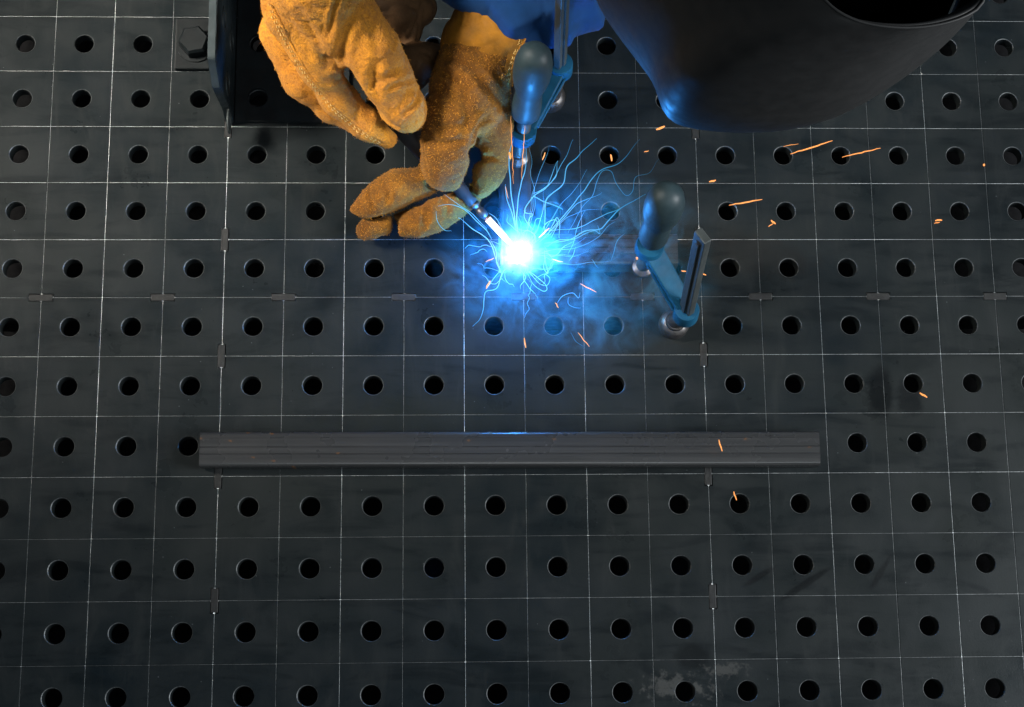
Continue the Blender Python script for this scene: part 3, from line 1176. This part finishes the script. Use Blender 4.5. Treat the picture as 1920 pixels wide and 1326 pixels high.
RG = [
    chain((925, 40, .105, 66), (900, 110, .100, 72), (880, 160, .098, 68), (890, 200, .090, 56)),
    # index finger over the torch
    chain((862, 165, .100, 58), (848, 220, .098, 50), (840, 275, .088, 46), (836, 312, .072, 42), (842, 328, .060, 32)),
    # thumb
    chain((905, 180, .085, 54), (922, 235, .074, 36), (925, 285, .062, 30), (914, 325, .054, 28), (904, 356, .050, 16)),
    # middle finger
    chain((820, 328, .050, 22), (788, 342, .046, 22), (748, 354, .043, 34), (712, 372, .038, 28), (690, 386, .034, 19), (665, 393, .031, 9)),
    # ring finger
    chain((880, 366, .034, 24), (845, 380, .034, 31), (808, 398, .032, 37), (776, 418, .026, 25), (757, 431, .023, 11)),
    # little finger
    chain((760, 398, .022, 20), (720, 415, .020, 20), (690, 430, .018, 17), (682, 434, .018, 10)),
]
rg = glove(RG, 'right glove with bent index finger and thumb closed around the torch', 0.0010, 9, skin=M_shaded_suede, lines=[
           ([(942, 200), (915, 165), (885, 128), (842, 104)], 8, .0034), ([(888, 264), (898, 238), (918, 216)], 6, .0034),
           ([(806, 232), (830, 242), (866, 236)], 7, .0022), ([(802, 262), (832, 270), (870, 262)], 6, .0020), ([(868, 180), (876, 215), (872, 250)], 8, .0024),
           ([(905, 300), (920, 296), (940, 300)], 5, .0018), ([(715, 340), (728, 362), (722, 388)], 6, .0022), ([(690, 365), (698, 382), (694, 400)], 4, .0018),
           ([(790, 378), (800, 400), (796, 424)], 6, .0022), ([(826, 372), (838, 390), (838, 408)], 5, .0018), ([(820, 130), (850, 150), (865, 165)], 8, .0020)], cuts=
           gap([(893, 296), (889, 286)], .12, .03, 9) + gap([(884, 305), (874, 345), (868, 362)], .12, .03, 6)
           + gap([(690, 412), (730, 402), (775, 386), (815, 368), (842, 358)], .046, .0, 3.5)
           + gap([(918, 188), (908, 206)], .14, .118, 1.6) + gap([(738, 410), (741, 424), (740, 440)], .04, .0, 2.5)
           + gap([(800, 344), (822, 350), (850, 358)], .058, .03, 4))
nap(rg.data, 20000, rg, 6)
nap(rg.data, 2000, rg, 16, 0.0016, 0.0038)
# smooth cuff of the right glove
CF = [chain((1010, -70, .115, 84), (945, 25, .108, 84), (905, 85, .102, 76), (905, 120, .099, 70))]
me = blob(CF, 0.002, 0.008)
relax(me, 2)
displace(me, wrinkle(0.0016, 30, 21))
cuff = rel(obj('cuff', me, M_cuff, rg, True))
seam(me, [(985, 70), (968, 105), (955, 150), (950, 190)], rg)

# jacket: right sleeve wraps the cuff, runs to the shoulder; left sleeve leaves the picture with the other glove
JK = [
    chain((990, -40, .130, 100), (1030, -80, .140, 112), (1100, -200, .18, 135), (1250, -420, .26, 170)),
    chain((1040, -10, .105, 88), (1080, 2, .098, 66), (1108, 4, .090, 42)),
    chain((845, -30, .128, 42), (900, -12, .130, 46), (950, 16, .128, 46), (984, 50, .120, 36), (1012, 66, .108, 30)),
    chain((920, -60, .130, 80), (980, -10, .124, 84), (1030, 25, .112, 66)),
]
def folds(X, Y, Z):
    return 0.0050 * np.abs(np.sin(X * 62 + 46 * Y + 0.8 * np.sin(Y * 60))) ** 0.7 + 0.0030 * np.abs(np.sin(Y * 75 - 40 * X + Z * 40)) - 0.004
me = blob(JK, 0.0025, 0.012, folds)
relax(me, 2)
displace(me, wrinkle(0.0014, 20, 31))
jk = rel(obj('jacket_sleeve', me, M_cloth, person, True))
jk['label'] = 'creased blue jacket sleeve lit bright blue by the arc'

# helmet: dome-like shell with an oval opening
def ring_px(pts, z, n=64):
    P = [Vector((x, y, 0)) for x, y in pts]
    P = spline(P + [P[0]], 12)
    c = Vector(((min(p.x for p in P) + max(p.x for p in P)) / 2, (min(p.y for p in P) + max(p.y for p in P)) / 2, 0))
    pol = sorted((math.atan2(p.y - c.y, p.x - c.x), (p - c).length) for p in P[:-1])
    an = np.array([a_ for a_, _ in pol]); le = np.array([l_ for _, l_ in pol])
    an = np.concatenate([an - 2 * math.pi, an, an + 2 * math.pi]); le = np.tile(le, 3)
    out = []
    for i in range(n):
        t = -math.pi + 2 * math.pi * i / n
        r = float(np.interp(t, an, le))
        out.append(at(c.x + r * math.cos(t), c.y + r * math.sin(t), z))
    return out


outl = [(1100, -60), (1128, -8), (1180, 62), (1230, 130), (1238, 172), (1258, 204), (1330, 220), (1420, 225), (1520, 217), (1610, 190), (1700, 138), (1780, 76), (1840, 5), (1880, -120), (1850, -300), (1700, -440), (1450, -460), (1220, -340), (1110, -170)]
rim = [(1500, -80), (1545, -2), (1600, 36), (1675, 51), (1750, 48), (1815, 28), (1846, -5), (1850, -90), (1800, -190), (1690, -220), (1570, -180)]


def align(R_, ref):
    return min((R_[k:] + R_[:k] for k in range(len(R_))), key=lambda q: sum((a_ - b_).length for a_, b_ in zip(q, ref)))


bot = ring_px(outl, 0.360)
cb = sum(bot, Vector()) / len(bot)
topr = ring_px(rim, 0.500)
levels = []
skirt = [Vector((cb.x + (p.x - cb.x) * 0.93, cb.y + (p.y - cb.y) * 0.93, 0.31)) for p in bot]
levels.append(skirt)
levels.append([p + Vector((0, 0, -0.022)) - (p - cb) * 0.012 for p in bot])
levels.append(bot)
for k in range(1, 13):
    t = k / 12
    hz = math.sin(t * math.pi / 2)
    tw = 1 - math.cos(t * math.pi / 2)
    lv = []
    for a_, b_ in zip(bot, topr):
        p = a_.lerp(b_, tw * 0.85 + t * 0.15)
        p.z = 0.360 + 0.140 * (hz * 0.6 + t * 0.4)
        lv.append(p)
    levels.append(lv)
bm = bmesh.new()
rings = [[bm.verts.new(p) for p in lv] for lv in levels]
for A_, B_ in zip(rings, rings[1:]):
    for i in range(64):
        bm.faces.new((A_[i], A_[(i + 1) % 64], B_[(i + 1) % 64], B_[i]))
bmesh.ops.recalc_face_normals(bm, faces=bm.faces)
hel = rel(obj('welding_helmet', bm, M_helm, person, True))
hel['label'] = 'smooth black helmet shell with an oval opening at the back'
sm = hel.modifiers.new('thick', 'SOLIDIFY')
sm.thickness = 0.003
sm.offset = -1
sm = hel.modifiers.new('sub', 'SUBSURF')
sm.levels = sm.render_levels = 1
# rolled lip round the opening
bm = bmesh.new()
lp = levels[-1]
rr = []
for i, p in enumerate(lp):
    t = (lp[(i + 1) % 64] - lp[i - 1]).normalized()
    s_ = t.cross(Vector((0, 0, 1))).normalized()
    rr.append([bm.verts.new(p + s_ * 0.0009 * math.cos(a_) + Vector((0, 0, 0.0009 * math.sin(a_)))) for a_ in [2 * math.pi * q / 8 for q in range(8)]])
for i in range(64):
    A_, B_ = rr[i], rr[(i + 1) % 64]
    for q in range(8):
        bm.faces.new((A_[q], A_[(q + 1) % 8], B_[(q + 1) % 8], B_[q]))
bmesh.ops.recalc_face_normals(bm, faces=bm.faces)
rel(obj('rim', bm, M_helm, hel, True))
# unseen dark disc added under the shell so its opening stays black
bm = bmesh.new()
lo_ = [bm.verts.new(p + (cb - p) * 0.03 + Vector((0, 0, 0.004))) for p in skirt]
hi_ = [bm.verts.new(p + (cb - p) * 0.03 + Vector((0, 0, 0.007))) for p in skirt]
bm.faces.new(lo_[::-1]); bm.faces.new(hi_)
for i in range(64):
    bm.faces.new((lo_[i], lo_[(i + 1) % 64], hi_[(i + 1) % 64], hi_[i]))
rel(obj('added_blackout', bm, M_dark, hel))
# head in a black hood inside the shell
hc = sum(topr, Vector()) / 64
me = blob([[((hc.x - 0.06, hc.y + 0.055, 0.395), 0.040), ((hc.x - 0.015, hc.y + 0.035, 0.415), 0.033), ((hc.x + 0.0, hc.y + 0.03, 0.425), 0.028)]], 0.004, 0.01)
rel(obj('hood', me, M_dark, hel, True))

# ------------------------------------------------------------------ the arc, its fume and sparks
arc = thing('welding_arc', ARC, 'blinding white welding arc with blue flare at the tube corner', 'arc')
l = bpy.data.lights.new('arc_light', 'POINT')
l.energy = 2.4
l.color = (0.03, 0.31, 1.0)
l.shadow_soft_size = 0.006
lo = bpy.data.objects.new('arc_light', l)
C.objects.link(lo)
lo.location = ARC + Vector((0, 0, 0.020))
m_core = bpy.data.materials.new('arc_core')
m_core.use_nodes = True
nt = m_core.node_tree
nt.nodes.remove(nt.nodes['Principled BSDF'])
e_ = nt.nodes.new('ShaderNodeEmission')
e_.inputs[0].default_value = (0.8, 0.95, 1, 1)
e_.inputs[1].default_value = 6
nt.links.new(e_.outputs[0], nt.nodes['Material Output'].inputs[0])
bm = bmesh.new()
bmesh.ops.create_icosphere(bm, subdivisions=4, radius=0.0075)
for v_ in bm.verts:
    v_.co *= 1 + 0.35 * noise.noise(v_.co.normalized() * 2.3)
    v_.co.z *= 0.6
bmesh.ops.translate(bm, verts=bm.verts, vec=ARC + Vector((0, 0, 0.004)))
rel(obj('core', bm, m_core, arc, True))


def glow_volume():
    m = bpy.data.materials.new('arc_plasma')
    m.use_nodes = True
    nt = m.node_tree
    nt.nodes.remove(nt.nodes['Principled BSDF'])
    g = NG(nt)
    p = g.pos()
    vm = g.n('ShaderNodeVectorMath', operation='DISTANCE')
    g.link(p, vm.inputs[0])
    vm.inputs[1].default_value = ARC + Vector((0, 0, 0.006))
    nz = g.noise(p, 75, 4, 0.6, 1.0)
    d = g.math('ADD', vm.outputs['Value'], g.math('MULTIPLY', g.math('SUBTRACT', nz, 0.5), 0.030))
    x = g.math('DIVIDE', d, 0.033, clamp=True)
    f = g.math('POWER', g.math('SUBTRACT', 1.0, x, clamp=True), 3.6)
    em = g.n('ShaderNodeEmission')
    g.link(g.mix(g.math('POWER', f, 0.45), (0.08, 0.36, 0.95), (0.80, 0.93, 1.0)), em.inputs[0])
    g.link(g.math('MULTIPLY', f, 330.0), em.inputs[1])
    g.link(em.outputs[0], nt.nodes['Material Output'].inputs['Volume'])
    return m


bm = bmesh.new()
bmesh.ops.create_icosphere(bm, subdivisions=4, radius=0.048)
bmesh.ops.translate(bm, verts=bm.verts, vec=ARC + Vector((0, 0, 0.006)))
rel(obj('plasma', bm, glow_volume(), arc, True))


def smoke_volume():
    m = bpy.data.materials.new('welding_fume')
    m.use_nodes = True
    nt = m.node_tree
    nt.nodes.remove(nt.nodes['Principled BSDF'])
    g = NG(nt)
    p = g.objc()
    w = g.n('ShaderNodeTexNoise')
    w.inputs['Scale'].default_value = 16
    w.inputs['Detail'].default_value = 2
    g.link(p, w.inputs['Vector'])
    wm = g.n('ShaderNodeVectorMath', operation='MULTIPLY_ADD')
    g.link(w.outputs['Color'], wm.inputs[0])
    wm.inputs[1].default_value = (0.06, 0.06, 0.06)
    g.link(p, wm.inputs[2])
    n1 = g.noise(wm.outputs[0], 34, 5, 0.62, 1.4)
    d = g.ramp(n1, [(0.47, 0.0), (0.68, 1.0)])
    # thins out towards the edge of the cloud (unit ellipsoid in object space)
    ln = g.n('ShaderNodeVectorMath', operation='LENGTH')
    g.link(g.mapping(p, (1 / 0.125, 1 / 0.085, 1 / 0.06)), ln.inputs[0])
    fall = g.math('SUBTRACT', 1.0, ln.outputs['Value'], clamp=True)
    dens = g.math('MULTIPLY', g.math('MULTIPLY', d, g.math('POWER', fall, 1.3)), 40.0)
    sc = g.n('ShaderNodeVolumeScatter')
    sc.inputs['Color'].default_value = (0.10, 0.58, 0.95, 1)
    sc.inputs['Anisotropy'].default_value = 0.2
    g.link(dens, sc.inputs['Density'])
    g.link(sc.outputs[0], nt.nodes['Material Output'].inputs['Volume'])
    return m


bm = bmesh.new()
bmesh.ops.create_icosphere(bm, subdivisions=3, radius=1.0)
bmesh.ops.scale(bm, vec=(0.125, 0.085, 0.06), verts=bm.verts)
smk = obj('smoke', bm, smoke_volume(), None, True)
smk.location = at(1085, 492, 0.04)
tag(smk, 'blue-lit welding fume drifting from the arc towards the clamp', 'smoke', None, 'stuff')

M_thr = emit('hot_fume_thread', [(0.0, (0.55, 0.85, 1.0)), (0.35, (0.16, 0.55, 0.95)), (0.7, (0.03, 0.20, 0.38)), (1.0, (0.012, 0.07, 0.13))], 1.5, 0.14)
M_spk = emit('glowing_spark', [(0.0, (1.0, 0.55, 0.28)), (0.4, (1.0, 0.40, 0.12)), (1.0, (1.0, 0.36, 0.10))], 1.5, 0.3)


def z7(L):
    return [(780 + x / 3.158, 260 + y / 3.158) for x, y in L]


threads = [
    ([(575, 0), (555, 100), (560, 250), (575, 420), (600, 560)], 1.2),
    ([(655, 60), (650, 190), (620, 270), (600, 400), (598, 500), (612, 590)], 1.1),
    ([(530, 270), (545, 380), (575, 470), (592, 550)], .8),
    ([(930, 5), (850, 180), (800, 260), (740, 310), (690, 350), (650, 400), (645, 440), (692, 452), (668, 482), (682, 550)], .9),
    ([(1070, 0), (970, 90), (900, 160), (870, 270), (780, 350), (765, 440), (758, 560)], 1.1),
    ([(690, 328), (740, 305), (830, 225), (840, 130)], .7),
    ([(678, 352), (705, 345), (760, 372), (830, 400), (870, 420)], .9),
    ([(1325, 5), (1210, 140), (1110, 180), (1040, 250), (980, 330), (900, 430), (800, 540), (730, 610)], 1.0),
    ([(1440, 120), (1380, 200), (1300, 225), (1280, 310), (1240, 335), (1190, 270), (1160, 200), (1110, 192), (1075, 260), (1040, 350), (980, 420), (900, 560)], .55),
    ([(1360, 330), (1250, 390), (1180, 440), (1110, 520), (1080, 535), (1000, 550), (900, 600), (760, 620)], 1.2),
    ([(1300, 360), (1200, 420), (1110, 450), (1050, 480), (990, 520), (900, 540), (780, 545)], .8),
    ([(1100, 320), (1000, 370), (940, 400), (880, 470), (800, 550)], .7),
    ([(1000, 430), (960, 520), (930, 620), (900, 690)], .6),
    ([(850, 590), (852, 520), (832, 468), (812, 500), (780, 570)], .9),
    ([(640, 770), (560, 765), (515, 785), (480, 880), (420, 900), (402, 960), (380, 1060), (335, 1112)], .9),
    ([(500, 790), (470, 700), (440, 620), (390, 570), (320, 520), (250, 470)], 1.0),
    ([(650, 770), (690, 860), (745, 900), (772, 890), (750, 850), (690, 800), (672, 790), (720, 850), (755, 872)], .8),
    ([(758, 660), (765, 730), (782, 795), (755, 765), (770, 700)], .8),
    ([(838, 975), (868, 932), (930, 915), (965, 942), (972, 912)], .7),
    ([(905, 940), (908, 978), (940, 998), (975, 1000)], .6),
    ([(915, 1150), (950, 1200), (1000, 1240)], .5),
    ([(505, 775), (445, 845), (418, 885)], .7),
    ([(440, 600), (472, 660), (478, 740), (505, 800)], .9),
    ([(780, 640), (850, 600), (940, 592), (1050, 545), (1090, 560), (1075, 515)], .7),
    ([(1240, 560), (1190, 610), (1165, 680), (1150, 725)], .6),
    ([(1040, 715), (1060, 745), (1085, 765)], .6),
    ([(700, 540), (660, 500), (640, 460), (650, 420)], .7),
    ([(740, 560), (770, 500), (820, 480), (835, 520), (800, 590)], .8),
    ([(560, 600), (520, 540), (470, 470), (430, 440)], .7),
    ([(760, 640), (800, 700), (840, 690), (880, 640), (945, 600)], .7),
    ([(945, 640), (930, 690), (905, 725)], .7),
    ([(840, 130), (800, 230), (770, 290), (720, 330)], .6),
    ([(120, 430), (130, 490), (170, 540), (210, 548)], .6),
    ([(130, 400), (220, 395), (310, 440), (400, 530), (450, 600)], .9),
    ([(170, 330), (260, 400), (340, 450), (420, 540)], .7),
    ([(700, 830), (760, 800), (790, 830), (770, 870), (730, 860)], .6),
]
for k in range(18):
    a0 = rnd.uniform(0, 2 * math.pi)
    r0 = rnd.uniform(25, 60)
    x, y = 600 + 3.158 * r0 * math.cos(a0) * 1.05, 688 + 3.158 * r0 * math.sin(a0) * 0.85
    hd = a0 + rnd.uniform(-0.6, 0.6)
    pth = [(x, y)]
    for q in range(rnd.randint(4, 9)):
        hd += rnd.uniform(-0.9, 0.9)
        st = rnd.uniform(14, 38)
        x, y = x + st * math.cos(hd), y + st * math.sin(hd)
        pth.append((x, y))
    threads.append((pth, rnd.uniform(.35, .7)))
for k in range(12):
    a0 = rnd.uniform(-1.35, 0.1)
    x, y = 600 + 110 * math.cos(a0), 680 + 110 * math.sin(a0)
    pth = [(x, y)]
    hd = a0
    for q in range(rnd.randint(4, 7)):
        hd += rnd.uniform(-0.35, 0.30)
        st = rnd.uniform(50, 95)
        x, y = x + st * math.cos(hd), y + st * math.sin(hd)
        pth.append((x, y))
    threads.append((pth, rnd.uniform(.28, .5)))
for path, wgt in threads:
    pp = z7(path)
    n_ = len(pp)
    da = [math.hypot(x - 972, y - 478) for x, y in pp]
    P3 = [at(x, y, 0.040 + 0.00022 * d_ + 0.006 * noise.noise(Vector((x * .02, y * .02, wgt)))) for (x, y), d_ in zip(pp, da)]
    S = spline(P3, 10)
    for i in range(1, len(S) - 1):
        S[i] += Vector((noise.noise(S[i] * 70), noise.noise(S[i] * 70 + Vector((9, 0, 0))), 0)) * 0.0012
    bm = bmesh.new()
    N_ = len(S)
    sweep(bm, S, [0.00036 * wgt * (0.35 + 0.65 * min(1, min(i, N_ - 1 - i) / (N_ * .25))) for i in range(N_)], 6)
    o = obj('fume_thread', bm, M_thr, None, True)
    far = max(da)
    if far < 95:
        tag(o, 'short curled white-blue fume thread tangled close around the arc', 'fume thread', 'curled threads close around the arc')
    elif pp[da.index(far)][0] < 900:
        tag(o, 'wavy blue fume thread between the arc and the torch hand', 'fume thread', 'threads beside the torch hand')
    elif pp[da.index(far)][1] > 500:
        tag(o, 'wavy blue fume thread drifting from the arc over the empty table holes', 'fume thread', 'threads drifting over the table')
    else:
        tag(o, 'long thin wavy blue fume thread flung from the arc between the two clamps', 'fume thread', 'long threads between the clamps')

sparks = [
    ((1231, 243), (1246, 237), 1.6), ((1478, 242), (1509, 230), .9), ((1482, 289), (1561, 264), 1.1), ((1579, 295), (1651, 278), .9),
    ((1330, 341), (1342, 338), 1.4), ((1367, 385), (1429, 374), 1.1), ((1446, 413), (1454, 420), 1.4), ((1441, 425), (1450, 419), .7),
    ((1754, 414), (1766, 413), 1.4), ((1752, 419), (1762, 417), .7), ((1844, 309), (1846, 310), 1.4), ((1145, 290), (1147, 302), 1.4),
    ((1017, 300), (1022, 286), .9), ((983, 634), (986, 652), 1.0), ((1348, 825), (1354, 846), 1.0), ((1376, 922), (1381, 938), 1.0),
    ((1725, 737), (1738, 745), 1.3), ((912, 541), (919, 527), 1.3), ((1088, 532), (1118, 548), .8), ((1316, 514), (1324, 516), 1.0),
    ((1278, 508), (1286, 509), 1.0), ((1236, 530), (1243, 532), 1.6), ((1084, 624), (1105, 650), .6), ((1041, 568), (1047, 577), .8),
    ((958, 218), (963, 345), .45), ((984, 236), (978, 335), .45), ((1010, 446), (1030, 428), 1.3), ((1035, 486), (1055, 491), .9),
    ((911, 491), (926, 484), .8), ((1208, 285), (1216, 283), .7), ((955, 286), (957, 298), 1.6), ((948, 350), (953, 372), .5),
    ((1193, 483), (1196, 486), 1.8), ((1469, 275), (1497, 270), .4),
]
for (x0, y0), (x1, y1_), wgt in sparks:
    z0 = 0.035 + rnd.uniform(0, 0.05) if y0 < 760 else 0.034 + rnd.uniform(0, 0.01)
    if 940 < x0 < 990 and y0 < 300:
        z0 = 0.19
    z1 = z0 + rnd.uniform(-0.01, 0.01)
    a_, b_ = at(x0, y0, z0), at(x1, y1_, z1)
    n_ = max(3, int((b_ - a_).length / 0.003))
    S = [a_.lerp(b_, i / n_) for i in range(n_ + 1)]
    for i in range(1, n_):
        S[i] += Vector((rnd.uniform(-1, 1), rnd.uniform(-1, 1), 0)) * 0.00035
    bm = bmesh.new()
    sweep(bm, S, [0.00056 * wgt * (0.30 + 0.70 * math.sin(math.pi * (i + .5) / (n_ + 1))) for i in range(n_ + 1)], 6)
    o = obj('spark', bm, M_spk, None, True)
    Ls = math.hypot(x1 - x0, y1_ - y0)
    one = {1348: 'short orange spark crossing above the loose square tube', 1376: 'tiny orange spark at a hole just below the loose square tube',
           1725: 'tiny orange spark beside the dark oil stain on the table', 1193: 'round orange spark beside the foot of the clamp on open table',
           955: 'fat bright orange spark touching the thumb of the right glove', 1010: 'pinkish white spark shooting out of the arc',
           1844: 'single pinpoint orange spark near no other spark'}.get(x0)
    if one:
        tag(o, one, 'spark')
    elif x0 in (958, 984):
        tag(o, 'hair-thin long orange spark in front of the clamp beside the glove', 'spark', 'hair-thin sparks before the clamp')
    elif Ls > 40:
        tag(o, 'long straight orange spark streaking over holes below the helmet', 'spark', 'long sparks below the helmet')
    elif x0 > 1190 and y0 < 450:
        tag(o, 'short orange spark flying between the black helmet and open-table clamp', 'spark', 'short sparks below the helmet')
    else:
        tag(o, 'short orange spark flung low over the table around the arc', 'spark', 'short sparks around the arc')
